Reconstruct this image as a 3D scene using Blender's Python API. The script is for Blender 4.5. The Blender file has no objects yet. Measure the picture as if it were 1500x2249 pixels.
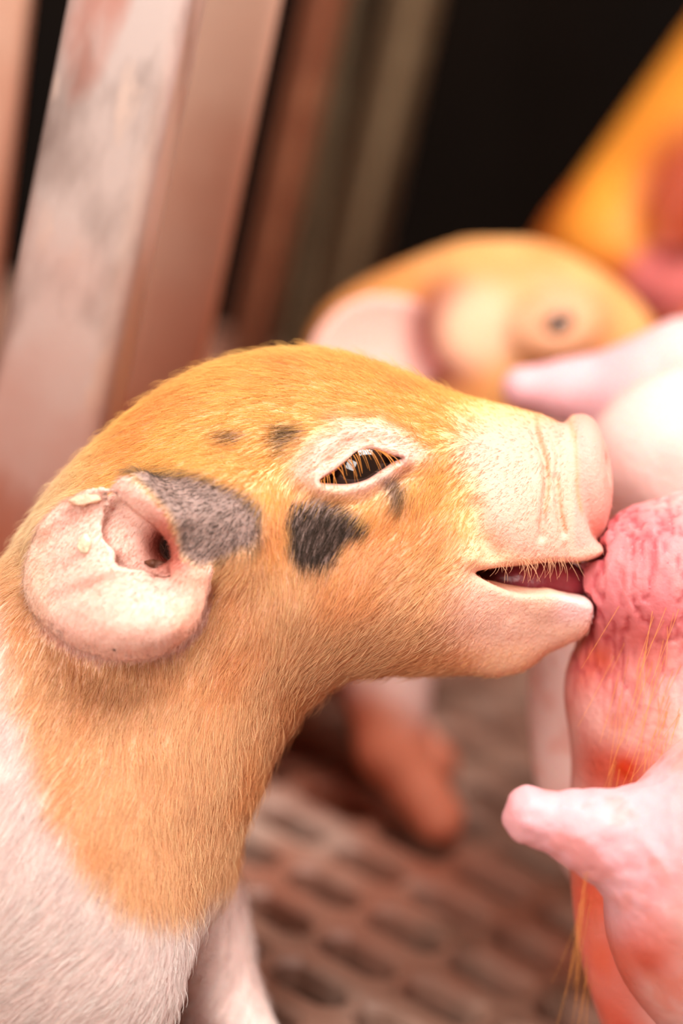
import bpy, math, random
import numpy as np
from mathutils import Vector, Matrix

rng = np.random.default_rng(7)
random.seed(7)
scene = bpy.context.scene
COL = scene.collection

# ------------------------------------------------------------------ camera, light, exposure
PITCH, ROLL = math.radians(20.0), math.radians(13.7)
DIST = 0.8                      # camera to the piglet's mid plane
S = 0.174 / 1500                # metres per photo pixel on that plane
FPX = DIST / S                  # focal length in photo pixels
CX, CY = 750.0, 1124.5
R0, U0 = np.array([1.0, 0, 0]), np.array([0, math.sin(PITCH), math.cos(PITCH)])
FW = np.array([0, math.cos(PITCH), -math.sin(PITCH)])
RT = math.cos(ROLL) * R0 + math.sin(ROLL) * U0
UP = -math.sin(ROLL) * R0 + math.cos(ROLL) * U0
PIV = np.array([0, 0, 0.151])   # world point in the middle of the piglet's mid plane
CAM = PIV - FW * DIST

cam_data = bpy.data.cameras.new('camera')
cam = bpy.data.objects.new('camera', cam_data)
COL.objects.link(cam)
m = Matrix(((RT[0], UP[0], -FW[0], CAM[0]), (RT[1], UP[1], -FW[1], CAM[1]), (RT[2], UP[2], -FW[2], CAM[2]), (0, 0, 0, 1)))
cam.matrix_world = m
cam_data.sensor_fit = 'HORIZONTAL'
cam_data.sensor_width = 24.0
cam_data.lens = 24.0 * DIST / 0.174
cam_data.clip_start = 0.01
cam_data.dof.use_dof = True
cam_data.dof.focus_distance = DIST - 0.025
cam_data.dof.aperture_fstop = 3.8
scene.camera = cam

vs = scene.view_settings
vs.view_transform = 'Standard'
vs.look = 'None'
vs.gamma = 1.0
vs.use_curve_mapping = False
vs.exposure = 0.0
scene.cycles.use_adaptive_sampling = True
scene.cycles.adaptive_threshold = 0.06
scene.cycles.adaptive_min_samples = 14
scene.cycles.max_bounces = 5
scene.cycles.diffuse_bounces = 3
scene.cycles.glossy_bounces = 2
scene.cycles.transmission_bounces = 2

world = bpy.data.worlds.new('world')
scene.world = world
world.use_nodes = True
wb = world.node_tree.nodes['Background']
wb.inputs[0].default_value = (1.0, 0.60, 0.44, 1)
wb.inputs[1].default_value = 0.27


def area(name, loc, target, size, power, color):
    d = bpy.data.lights.new(name, 'AREA')
    d.shape = 'RECTANGLE'
    d.size, d.size_y = size
    d.energy = power
    d.color = color
    o = bpy.data.objects.new(name, d)
    COL.objects.link(o)
    o.location = loc
    o.rotation_euler = (Vector(target) - Vector(loc)).to_track_quat('-Z', 'Y').to_euler()
    return o


area('barn_light', (0.25, -0.35, 1.8), (0, 0.05, 0.15), (1.2, 0.6), 56, (1.0, 0.94, 0.89))
area('barn_window_light', (-0.7, -1.5, 0.9), (0, 0, 0.1), (0.9, 0.9), 28, (1.0, 0.92, 0.86))


# ------------------------------------------------------------------ helpers
def P2W(p):
    """piglet-plane pixels (x right, y down, z towards the viewer) to world metres"""
    p = np.asarray(p, float)
    return PIV + S * ((p[..., 0:1] - CX) * RT - (p[..., 1:2] - CY) * UP - p[..., 2:3] * FW)


def LP(px, py, z):
    k = 1 - z * S / DIST
    return np.array([CX + (px - CX) * k, CY + (py - CY) * k, z])


def LPs(pts, z):
    k = 1 - z * S / DIST
    return [(CX + (a - CX) * k, CY + (b - CY) * k) for a, b in pts]


def pattern_uv(p):
    k = 1 / (1 - p[:, 2] * S / DIST)
    return CX + (p[:, 0] - CX) * k, CY + (p[:, 1] - CY) * k


def W2P(w):
    d = np.asarray(w, float) - PIV
    return np.stack([CX + d @ RT / S, CY - d @ UP / S, -d @ FW / S], -1)


def lin(r, g, b):
    c = np.array([r, g, b], float) / 255
    return np.where(c <= 0.04045, c / 12.92, ((c + 0.055) / 1.055) ** 2.4)


def sstep(a, b, x):
    t = np.clip((x - a) / (b - a), 0, 1)
    return t * t * (3 - 2 * t)


def smin(a, b, k):
    h = np.clip(0.5 + 0.5 * (b - a) / k, 0, 1)
    return b + (a - b) * h - k * h * (1 - h)


def smax(a, b, k):
    return -smin(-a, -b, k)


def ell(p, c, r, rot=None):
    q = p - np.asarray(c, p.dtype)
    if rot is not None:
        q = q @ rot.astype(p.dtype)
    q = q / np.asarray(r, p.dtype)
    k0 = np.sqrt(np.einsum('ij,ij->i', q, q)) + 1e-6
    q /= np.asarray(r, p.dtype)
    k1 = np.sqrt(np.einsum('ij,ij->i', q, q)) + 1e-9
    return np.maximum(k0 * (k0 - 1) / k1, -float(np.min(r)))


def rotz(deg):
    a = math.radians(deg)
    return np.array([[math.cos(a), -math.sin(a), 0], [math.sin(a), math.cos(a), 0], [0, 0, 1.0]])


def roty(deg):
    a = math.radians(deg)
    return np.array([[math.cos(a), 0, math.sin(a)], [0, 1.0, 0], [-math.sin(a), 0, math.cos(a)]])


def cone(p, a, b, ra, rb):
    a, b = np.asarray(a, p.dtype), np.asarray(b, p.dtype)
    ab = b - a
    d = p - a
    h = np.clip(d @ (ab / (ab @ ab)), 0, 1)
    d -= h[:, None] * ab
    return np.sqrt(np.einsum('ij,ij->i', d, d)) - (ra + (rb - ra) * h)


def near(f, p, lo, hi, fn):
    """apply fn(f, p) only to the points inside a box"""
    m = ((p > np.asarray(lo, p.dtype)) & (p < np.asarray(hi, p.dtype))).all(1)
    if m.any():
        f = f.copy()
        f[m] = fn(f[m], p[m])
    return f


def poly_sd(x, y, poly):
    poly = np.asarray(poly, float)
    n = len(poly)
    d = np.full(x.shape, 1e18)
    s = np.zeros(x.shape, bool)
    for i in range(n):
        ax, ay = poly[i]
        bx, by = poly[(i + 1) % n]
        ex, ey = bx - ax, by - ay
        wx, wy = x - ax, y - ay
        t = np.clip((wx * ex + wy * ey) / (ex * ex + ey * ey + 1e-9), 0, 1)
        d = np.minimum(d, (wx - ex * t) ** 2 + (wy - ey * t) ** 2)
        c = ((ay > y) != (by > y)) & (x < (bx - ax) * (y - ay) / (by - ay + 1e-12) + ax)
        s ^= c
    return np.where(s, -1.0, 1.0) * np.sqrt(d)


def line_d(x, y, pts):
    d = np.full(x.shape, 1e18)
    for (ax, ay), (bx, by) in zip(pts[:-1], pts[1:]):
        ex, ey = bx - ax, by - ay
        t = np.clip(((x - ax) * ex + (y - ay) * ey) / (ex * ex + ey * ey + 1e-9), 0, 1)
        d = np.minimum(d, (x - ax - ex * t) ** 2 + (y - ay - ey * t) ** 2)
    return np.sqrt(d)


def spline(pts, n=6, closed=True):
    pts = np.asarray(pts, float)
    N = len(pts)
    out = []
    for i in range(N if closed else N - 1):
        g = (lambda j: pts[j % N]) if closed else (lambda j: pts[min(max(j, 0), N - 1)])
        p0, p1, p2, p3 = g(i - 1), g(i), g(i + 1), g(i + 2)
        for t in np.arange(n) / n:
            out.append(0.5 * (2 * p1 + (p2 - p0) * t + (2 * p0 - 5 * p1 + 4 * p2 - p3) * t * t + (3 * p1 - p0 - 3 * p2 + p3) * t ** 3))
    if not closed:
        out.append(pts[-1])
    return np.array(out)


def hash3(i, j, k, seed):
    h = (i * 374761393 + j * 668265263 + k * 2147483647 + seed * 144665) & 0xFFFFFFFF
    h = ((h ^ (h >> 13)) * 1274126177) & 0xFFFFFFFF
    return ((h ^ (h >> 16)) & 0xFFFF) / 65535.0


def noise(p, scale, seed=0):
    q = np.asarray(p, float) / scale
    i = np.floor(q).astype(np.int64)
    f = q - i
    f = f * f * (3 - 2 * f)
    out = 0
    for a in (0, 1):
        for b in (0, 1):
            for c in (0, 1):
                w = (f[:, 0] if a else 1 - f[:, 0]) * (f[:, 1] if b else 1 - f[:, 1]) * (f[:, 2] if c else 1 - f[:, 2])
                out = out + w * hash3(i[:, 0] + a, i[:, 1] + b, i[:, 2] + c, seed)
    return out * 2 - 1


def fbm(p, scale, seed=0, oct=3):
    return sum(noise(p, scale / 2 ** o, seed + o) * 0.5 ** o for o in range(oct))


class Field:
    """a 2D field on a raster, bilinear"""
    def __init__(s, x0, y0, h, a):
        s.x0, s.y0, s.h, s.a = float(x0), float(y0), float(h), a.astype(np.float32)

    def __call__(s, x, y):
        a = s.a
        fx = np.clip((x - s.x0) / s.h, 0, a.shape[1] - 1.001)
        fy = np.clip((y - s.y0) / s.h, 0, a.shape[0] - 1.001)
        i, j = fx.astype(int), fy.astype(int)
        u, v = fx - i, fy - j
        return (a[j, i] * (1 - u) + a[j, i + 1] * u) * (1 - v) + (a[j + 1, i] * (1 - u) + a[j + 1, i + 1] * u) * v


def inflate_fields(poly, h=10, pad=120):
    """height field that balloons an outline: solves a Poisson problem inside it"""
    poly = np.asarray(poly, float)
    x0, y0 = poly.min(0) - pad
    x1, y1 = poly.max(0) + pad
    sol = None
    for hh in (h * 8, h * 4, h * 2, h):
        nx, ny = int((x1 - x0) / hh) + 2, int((y1 - y0) / hh) + 2
        X, Y = np.meshgrid(x0 + np.arange(nx) * hh, y0 + np.arange(ny) * hh)
        d = poly_sd(X, Y, poly)
        ins = d < 0
        u = sol(X, Y) if sol is not None else np.zeros_like(X)
        u = np.where(ins, np.maximum(u, 0), 0)
        for _ in range(900 if hh > h else 350):
            v = u.copy()
            v[1:-1, 1:-1] = 0.25 * (u[:-2, 1:-1] + u[2:, 1:-1] + u[1:-1, :-2] + u[1:-1, 2:] + hh * hh)
            u = np.where(ins, v, 0)
        sol = Field(x0, y0, hh, u)
    Sm = np.where(ins, 2 * u, -d * 420)
    for _ in range(2):
        Sm[1:-1, 1:-1] = (4 * Sm[1:-1, 1:-1] + Sm[:-2, 1:-1] + Sm[2:, 1:-1] + Sm[1:-1, :-2] + Sm[1:-1, 2:]) / 8
    gy, gx = np.gradient(Sm, h)
    return Field(x0, y0, h, Sm), Field(x0, y0, h, np.hypot(gx, gy))


def poly_field(poly, h=6, pad=200):
    poly = np.asarray(poly, float)
    x0, y0 = poly.min(0) - pad
    x1, y1 = poly.max(0) + pad
    nx, ny = int((x1 - x0) / h) + 2, int((y1 - y0) / h) + 2
    X, Y = np.meshgrid(x0 + np.arange(nx) * h, y0 + np.arange(ny) * h)
    return Field(x0, y0, h, poly_sd(X, Y, poly))


def inflated(p, F, asp, lo=160):
    Sf, Gf = F
    s, g = Sf(p[:, 0], p[:, 1]), Gf(p[:, 0], p[:, 1])
    z = p[:, 2]
    return (z * z / asp ** 2 - s) / np.maximum(np.sqrt((2 * z / asp ** 2) ** 2 + g * g), lo)


def surface(f, lo, hi, h, B=5, slack=1.3, newton=1, bump=None):
    """sparse surface nets over an implicit function; returns verts, quads, normals"""
    lo, hi = np.asarray(lo, float), np.asarray(hi, float)
    nb = np.ceil((hi - lo) / (h * B)).astype(int)
    g = np.stack(np.meshgrid(*[np.arange(n) for n in nb], indexing='ij'), -1).reshape(-1, 3)
    c = lo + (g + 0.5) * h * B
    g = g[np.abs(f(c.astype(np.float32))) < h * B * 0.87 * slack]
    N = nb * B + 2
    loc = np.stack(np.meshgrid(*[np.arange(B + 1)] * 3, indexing='ij'), -1)
    keys, verts, quads = [], [], []
    corners = [(a, b, c) for a in (0, 1) for b in (0, 1) for c in (0, 1)]
    edges = [(i, j) for i in range(8) for j in range(i + 1, 8) if sum(abs(corners[i][q] - corners[j][q]) for q in range(3)) == 1]

    def key(ijk):
        return (ijk[:, 0] * N[1] + ijk[:, 1]) * N[2] + ijk[:, 2]
    qk = []
    for st in range(0, len(g), 2500):
        gb = g[st:st + 2500]
        ijk = gb[:, None, None, None, :] * B + loc
        v = f((lo + ijk.reshape(-1, 3) * h).astype(np.float32)).reshape(len(gb), B + 1, B + 1, B + 1)
        cv = [v[:, a:a + B, b:b + B, c_:c_ + B] for a, b, c_ in corners]
        ins = sum((q < 0).astype(np.int8) for q in cv)
        w = np.nonzero((ins > 0) & (ins < 8))
        cell = gb[w[0]] * B + np.stack(w[1:], -1)
        cs = np.stack([q[w] for q in cv], -1)
        acc = np.zeros((len(cell), 3))
        cnt = np.zeros(len(cell))
        for i, j in edges:
            a, b = cs[:, i], cs[:, j]
            x = (a < 0) != (b < 0)
            t = np.where(x, a / np.where(x, a - b, 1), 0)
            pi, pj = np.array(corners[i]), np.array(corners[j])
            acc += np.where(x[:, None], pi + (pj - pi) * t[:, None], 0)
            cnt += x
        keys.append(key(cell))
        verts.append(lo + (cell + acc / cnt[:, None]) * h)
        for ax in range(3):
            v0 = v[:, :B, :B, :B]
            sl = [slice(0, B)] * 3
            sl[ax] = slice(1, B + 1)
            v1 = v[(slice(None),) + tuple(sl)]
            x = np.nonzero((v0 < 0) != (v1 < 0))
            ce = gb[x[0]] * B + np.stack(x[1:], -1)
            b_, c_ = (ax + 1) % 3, (ax + 2) % 3
            e1, e2 = np.eye(3, dtype=int)[b_], np.eye(3, dtype=int)[c_]
            q = np.stack([key(ce), key(ce - e1), key(ce - e1 - e2), key(ce - e2)], -1)
            neg = v0[x] < 0
            q[~neg] = q[~neg][:, ::-1]
            qk.append(q)
    keys, verts = np.concatenate(keys), np.concatenate(verts)
    o = np.argsort(keys)
    keys, verts = keys[o], verts[o]
    qk = np.concatenate(qk)
    idx = np.clip(np.searchsorted(keys, qk), 0, len(keys) - 1)
    ok = (keys[idx] == qk).all(1)
    quads = idx[ok]
    e = h * 0.25

    for it in range(newton + 1):
        val = f(verts)
        gr = np.stack([f(verts + np.eye(3)[q] * e) - val for q in range(3)], -1) / e
        gl = np.maximum(np.linalg.norm(gr, axis=1, keepdims=True), 1e-6)
        if it < newton:
            stp = val[:, None] * gr / np.maximum(gl, 0.22) ** 2
            ln = np.linalg.norm(stp, axis=1, keepdims=True)
            verts = verts - stp * np.minimum(1, 0.6 * h / np.maximum(ln, 1e-9))
    nrm = gr / gl
    if bump is not None:
        verts = verts + nrm * bump(verts)[:, None]
    return verts, quads, nrm


def link(o, parent=None):
    COL.objects.link(o)
    if parent is not None:
        o.parent = parent
    return o


def thing(name, label, cat, loc, group=None):
    o = bpy.data.objects.new(name, None)
    o.empty_display_size = 0.02
    o.location = loc
    o['label'], o['category'] = label, cat
    if group:
        o['group'] = group
    return link(o)


def base_of(o):
    return np.array(o.location) if o is not None else np.zeros(3)


def mesh_obj(name, wverts, faces, mat, parent=None, colors=None, smooth=True):
    """world-space vertices; stored relative to the parent's base"""
    me = bpy.data.meshes.new(name)
    v = np.asarray(wverts, float) - base_of(parent)
    if isinstance(faces, np.ndarray):
        f = faces
        me.vertices.add(len(v))
        me.vertices.foreach_set('co', v.ravel())
        k = f.shape[1]
        me.loops.add(len(f) * k)
        me.loops.foreach_set('vertex_index', f.ravel().astype(np.int32))
        me.polygons.add(len(f))
        me.polygons.foreach_set('loop_start', np.arange(0, len(f) * k, k, dtype=np.int32))
        me.update(calc_edges=True)
        me.validate()
    else:
        me.from_pydata([tuple(q) for q in v], [], [tuple(int(i) for i in q) for q in faces])
    if smooth:
        me.polygons.foreach_set('use_smooth', np.ones(len(me.polygons), bool))
    if colors is not None:
        a = me.color_attributes.new('coat', 'FLOAT_COLOR', 'POINT')
        c = np.concatenate([colors, np.ones((len(colors), 1))], 1).astype(np.float32)
        a.data.foreach_set('color', c.ravel())
    me.materials.append(mat)
    me.update()
    return link(bpy.data.objects.new(name, me), parent)


def body_obj(name, sur, mat, parent, colors=None):
    v, q, n = sur
    return mesh_obj(name, P2W(v), q[:, ::-1], mat, parent, colors)


def hair_obj(name, pts, rad, cols, mat, parent):
    """pts (N,K,3) in piglet-plane pixels, rad (N,K) pixels, cols (N,3) linear"""
    N, K, _ = pts.shape
    cu = bpy.data.hair_curves.new(name)
    cu.add_curves([K] * N)
    w = P2W(pts.reshape(-1, 3)) - base_of(parent)
    cu.attributes['position'].data.foreach_set('vector', w.astype(np.float32).ravel())
    ra = cu.attributes.get('radius') or cu.attributes.new('radius', 'FLOAT', 'POINT')
    ra.data.foreach_set('value', (rad * S).astype(np.float32).ravel())
    ca = cu.attributes.new('coat', 'FLOAT_COLOR', 'CURVE')
    ca.data.foreach_set('color', np.concatenate([cols, np.ones((N, 1))], 1).astype(np.float32).ravel())
    cu.materials.append(mat)
    o = link(bpy.data.objects.new(name, cu), parent)
    o['kind'] = 'stuff'
    return o


# ------------------------------------------------------------------ materials
def new_mat(name):
    mt = bpy.data.materials.new(name)
    mt.use_nodes = True
    nt = mt.node_tree
    return mt, nt, nt.nodes['Principled BSDF']


def N_(nt, typ, **kw):
    n = nt.nodes.new(typ)
    for k, v in kw.items():
        setattr(n, k, v)
    return n


def skin_mat(name, rough=0.5, sss=0.25, rad=0.003, bump=0.25, scale=900, spec=0.35):
    mt, nt, b = new_mat(name)
    a = N_(nt, 'ShaderNodeAttribute', attribute_name='coat')
    nz = N_(nt, 'ShaderNodeTexNoise')
    nz.inputs['Scale'].default_value = scale
    nz.inputs['Detail'].default_value = 4
    tc = N_(nt, 'ShaderNodeTexCoord')
    nt.links.new(tc.outputs['Object'], nz.inputs['Vector'])
    bp = N_(nt, 'ShaderNodeBump')
    bp.inputs['Strength'].default_value = bump
    bp.inputs['Distance'].default_value = 0.0008
    nt.links.new(nz.outputs['Fac'], bp.inputs['Height'])
    nt.links.new(a.outputs['Color'], b.inputs['Base Color'])
    nt.links.new(bp.outputs['Normal'], b.inputs['Normal'])
    b.inputs['Roughness'].default_value = rough
    b.inputs['Specular IOR Level'].default_value = spec
    b.inputs['Subsurface Weight'].default_value = sss
    b.inputs['Subsurface Radius'].default_value = (1.0, 0.35, 0.2)
    b.inputs['Subsurface Scale'].default_value = rad
    return mt


def hair_mat(name):
    mt, nt, b = new_mat(name)
    a = N_(nt, 'ShaderNodeAttribute', attribute_name='coat')
    hi_ = N_(nt, 'ShaderNodeHairInfo')
    mr = N_(nt, 'ShaderNodeMapRange')
    mr.inputs['To Min'].default_value, mr.inputs['To Max'].default_value = 0.84, 1.12
    nt.links.new(hi_.outputs['Intercept'], mr.inputs['Value'])
    ml = N_(nt, 'ShaderNodeVectorMath', operation='SCALE')
    nt.links.new(a.outputs['Color'], ml.inputs[0])
    nt.links.new(mr.outputs[0], ml.inputs['Scale'])
    nt.links.new(ml.outputs[0], b.inputs['Base Color'])
    b.inputs['Roughness'].default_value = 0.42
    b.inputs['Specular IOR Level'].default_value = 0.35
    tr = N_(nt, 'ShaderNodeBsdfTranslucent')
    nt.links.new(ml.outputs[0], tr.inputs['Color'])
    mx = N_(nt, 'ShaderNodeMixShader')
    mx.inputs[0].default_value = 0.35
    nt.links.new(b.outputs[0], mx.inputs[1])
    nt.links.new(tr.outputs[0], mx.inputs[2])
    nt.links.new(mx.outputs[0], nt.nodes['Material Output'].inputs['Surface'])
    return mt


def plain_mat(name, col, rough=0.5, metal=0.0, spec=0.5, coat=0.0):
    mt, nt, b = new_mat(name)
    b.inputs['Base Color'].default_value = (*col, 1)
    b.inputs['Roughness'].default_value = rough
    b.inputs['Metallic'].default_value = metal
    b.inputs['Specular IOR Level'].default_value = spec
    b.inputs['Coat Weight'].default_value = coat
    return mt


def mottled_mat(name, cols, scales, rough=(0.4, 0.7), metal=0.0, bump=0.2, stretch=(1, 1, 1)):
    """base colour with noise patches of further colours: cols = [base, (colour, lo, hi), ...]"""
    mt, nt, b = new_mat(name)
    tc = N_(nt, 'ShaderNodeTexCoord')
    mp = N_(nt, 'ShaderNodeMapping')
    mp.inputs['Scale'].default_value = stretch
    nt.links.new(tc.outputs['Object'], mp.inputs['Vector'])
    prev = None
    last = None
    for i, (c, sc) in enumerate(zip(cols[1:], scales)):
        nz = N_(nt, 'ShaderNodeTexNoise')
        nz.inputs['Scale'].default_value = sc
        nz.inputs['Detail'].default_value = 5
        off = N_(nt, 'ShaderNodeVectorMath', operation='ADD')
        off.inputs[1].default_value = (i * 7.3, i * 3.1, i * 5.7)
        nt.links.new(mp.outputs[0], off.inputs[0])
        nt.links.new(off.outputs[0], nz.inputs['Vector'])
        mr = N_(nt, 'ShaderNodeMapRange')
        mr.inputs['From Min'].default_value = c[1]
        mr.inputs['From Max'].default_value = c[2]
        nt.links.new(nz.outputs['Fac'], mr.inputs['Value'])
        mix = N_(nt, 'ShaderNodeMix', data_type='RGBA')
        nt.links.new(mr.outputs[0], mix.inputs['Factor'])
        if prev is None:
            mix.inputs['A'].default_value = (*cols[0], 1)
        else:
            nt.links.new(prev, mix.inputs['A'])
        mix.inputs['B'].default_value = (*c[0], 1)
        prev = mix.outputs['Result']
        last = nz
    nt.links.new(prev, b.inputs['Base Color'])
    rr = N_(nt, 'ShaderNodeMapRange')
    rr.inputs['To Min'].default_value, rr.inputs['To Max'].default_value = rough
    nt.links.new(last.outputs['Fac'], rr.inputs['Value'])
    nt.links.new(rr.outputs[0], b.inputs['Roughness'])
    bp = N_(nt, 'ShaderNodeBump')
    bp.inputs['Strength'].default_value = bump
    bp.inputs['Distance'].default_value = 0.002
    nt.links.new(last.outputs['Fac'], bp.inputs['Height'])
    nt.links.new(bp.outputs[0], b.inputs['Normal'])
    b.inputs['Metallic'].default_value = metal
    return mt


M_SKIN = skin_mat('piglet_skin', sss=0.16, bump=0.45, scale=1100)
M_SOW = skin_mat('sow_skin', rough=0.5, sss=0.25, rad=0.006, bump=0.5, scale=420, spec=0.4)
M_HAIR = hair_mat('animal_hair')

# ------------------------------------------------------------------ floor
G0 = None


def floor_hit(px, py, z=0.0):
    d = FW * FPX + RT * (px - CX) - UP * (py - CY)
    t = (z - CAM[2]) / d[2]
    return CAM + d * t


fa0 = floor_hit(893, 2040)
va = floor_hit(893 + 187, 2040 + 97) - fa0
vb = floor_hit(893 + 100, 2040 - 53) - fa0
ang = math.atan2(va[1], va[0])
ang = 0.5 * (ang + (math.atan2(vb[1], vb[0]) - math.pi / 2))
PA, PB = float(np.hypot(*va[:2])), float(np.hypot(*vb[:2]))
print('grating', PA, PB, math.degrees(math.atan2(va[1], va[0])), math.degrees(math.atan2(vb[1], vb[0])))
ax_a = np.array([math.cos(ang), math.sin(ang), 0])
ax_b = np.array([-math.sin(ang), math.cos(ang), 0])


def build_floor():
    verts, faces = [], []
    la, lb = PA * 0.80, PB * 0.58
    NA, NBk = 26, 42
    ch = 0.0018
    th = 0.009
    for i in range(-NA, NA):
        for j in range(-NBk // 2, NBk + 6):
            c = fa0 + ax_a * (i * PA) + ax_b * (j * PB)
            if not (-0.42 < c[0] < 0.62 and -0.28 < c[1] < 0.64):
                continue
            n = len(verts)

            def ring(da, db, z):
                for sa, sb in ((-1, -1), (1, -1), (1, 1), (-1, 1)):
                    q = c + ax_a * sa * da + ax_b * sb * db
                    verts.append((q[0], q[1], z))

            def oct_ring(da, db, z, r):
                for sa, sb, k in ((-1, -1, 0), (1, -1, 1), (1, 1, 0), (-1, 1, 1)):
                    for t in ((0, 1) if k == 0 else (1, 0)):
                        qa = da - (r if t == 1 else 0)
                        qb = db - (r if t == 0 else 0)
                        q = c + ax_a * sa * qa + ax_b * sb * qb
                        verts.append((q[0], q[1], z))
            ring(PA / 2, PB / 2, 0)
            oct_ring(la / 2 + ch, lb / 2 + ch, 0, lb * 0.3)
            oct_ring(la / 2, lb / 2, -ch, lb * 0.3)
            oct_ring(la / 2 - 0.001, lb / 2 - 0.001, -th, lb * 0.3)
            for k in range(4):
                faces.append((n + k, n + (k + 1) % 4, n + 4 + (2 * k + 2) % 8, n + 4 + 2 * k + 1))
                faces.append((n + k, n + 4 + 2 * k + 1, n + 4 + 2 * k))
            for lv in (4, 12):
                for k in range(8):
                    a, b = n + lv + k, n + lv + (k + 1) % 8
                    faces.append((a, b, b + 8, a + 8))
    mat = mottled_mat('slotted_floor_plastic', [lin(164, 128, 110), (lin(150, 82, 58), 0.42, 0.62), (lin(196, 174, 160), 0.58, 0.78), (lin(112, 84, 68), 0.55, 0.75)],
                      [9, 16, 40], rough=(0.35, 0.7), bump=0.3)
    o = mesh_obj('floor', verts, faces, mat, None, smooth=False)
    o['kind'] = 'structure'
    o['label'] = 'slotted brown plastic pen floor with rows of oblong drainage holes'
    o['category'] = 'floor'
    pit = mesh_obj('floor_pit', [(-0.6, -0.4, -0.06), (0.8, -0.4, -0.06), (0.8, 0.8, -0.06), (-0.6, 0.8, -0.06)], [(0, 1, 2, 3)], plain_mat('pit_dark', lin(16, 10, 7), 0.9, spec=0.05), None)
    pit['kind'] = 'structure'
    pit['label'] = 'dark manure pit under the slotted floor'


build_floor()
M_WALL = mottled_mat('wall_dark_boards', [lin(13, 8, 5), (lin(22, 14, 8), 0.45, 0.7), (lin(8, 5, 4), 0.5, 0.7)], [3, 9], bump=0.2)


def box(verts, faces, c, ex, ey, ez):
    n = len(verts)
    c = np.asarray(c, float)
    for sz in (-1, 1):
        for sx, sy in ((-1, -1), (1, -1), (1, 1), (-1, 1)):
            verts.append(c + sx * np.asarray(ex) + sy * np.asarray(ey) + sz * np.asarray(ez))
    faces += [(n, n + 3, n + 2, n + 1), (n + 4, n + 5, n + 6, n + 7)] + [(n + k, n + (k + 1) % 4, n + 4 + (k + 1) % 4, n + 4 + k) for k in range(4)]


v, f = [], []
box(v, f, (0.1, 0.62, 0.45), (0.75, 0, 0), (0, 0.015, 0), (0, 0, 0.45))
M_WALL.node_tree.nodes['Principled BSDF'].inputs['Specular IOR Level'].default_value = 0.08
o = mesh_obj('wall_back', v, f, M_WALL, None, smooth=False)
o['kind'] = 'structure'

# ------------------------------------------------------------------ crate posts and rails
M_STEEL = mottled_mat('galvanised_steel', [lin(228, 212, 206), (lin(132, 110, 102), 0.43, 0.57), (lin(204, 112, 84), 0.56, 0.68), (lin(236, 214, 202), 0.60, 0.70)],
                      [22, 16, 70], rough=(0.25, 0.5), metal=0.12, bump=0.15, stretch=(1, 1, 0.45))
M_RAIL = mottled_mat('rusty_rail', [lin(242, 208, 186), (lin(222, 150, 112), 0.50, 0.68), (lin(224, 184, 160), 0.55, 0.7)], [10, 24], rough=(0.4, 0.6), metal=0.05, stretch=(1, 1, 0.4))


M_RUST = mottled_mat('rust_bar', [lin(128, 74, 48), (lin(84, 44, 26), 0.45, 0.65), (lin(150, 96, 66), 0.55, 0.7)], [10, 24], rough=(0.5, 0.7))
M_OLIVE = mottled_mat('olive_bar', [lin(112, 92, 66), (lin(78, 62, 42), 0.45, 0.65), (lin(130, 112, 84), 0.55, 0.7)], [10, 24], rough=(0.5, 0.7))


def rust_low(mt, col, z0, z1):
    nt = mt.node_tree
    b = nt.nodes['Principled BSDF']
    src = b.inputs['Base Color'].links[0].from_socket
    tc = N_(nt, 'ShaderNodeTexCoord')
    sp = N_(nt, 'ShaderNodeSeparateXYZ')
    nt.links.new(tc.outputs['Object'], sp.inputs[0])
    nz = N_(nt, 'ShaderNodeTexNoise')
    nz.inputs['Scale'].default_value = 14
    nz.inputs['Detail'].default_value = 5
    nt.links.new(tc.outputs['Object'], nz.inputs['Vector'])
    ad = N_(nt, 'ShaderNodeMath', operation='MULTIPLY_ADD')
    ad.inputs[1].default_value = 0.22
    nt.links.new(nz.outputs['Fac'], ad.inputs[0])
    nt.links.new(sp.outputs['Z'], ad.inputs[2])
    mr = N_(nt, 'ShaderNodeMapRange')
    mr.inputs['From Min'].default_value, mr.inputs['From Max'].default_value = z0 + 0.11, z1 + 0.11
    nt.links.new(ad.outputs[0], mr.inputs['Value'])
    mix = N_(nt, 'ShaderNodeMix', data_type='RGBA')
    nt.links.new(mr.outputs[0], mix.inputs['Factor'])
    mix.inputs['A'].default_value = (*col, 1)
    nt.links.new(src, mix.inputs['B'])
    nt.links.new(mix.outputs['Result'], b.inputs['Base Color'])


rust_low(M_STEEL, lin(212, 116, 80), 0.05, 0.19)
rust_low(M_RAIL, lin(220, 118, 72), 0.05, 0.22)


def tube_profile(w, d, r, n=5):
    pts = []
    for cx_, cy_, a0 in ((w - r, d - r, 0), (-w + r, d - r, 90), (-w + r, -d + r, 180), (w - r, -d + r, 270)):
        for k in range(n + 1):
            a = math.radians(a0 + 90 * k / n)
            pts.append((cx_ + r * math.cos(a), cy_ + r * math.sin(a)))
    return pts


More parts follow.
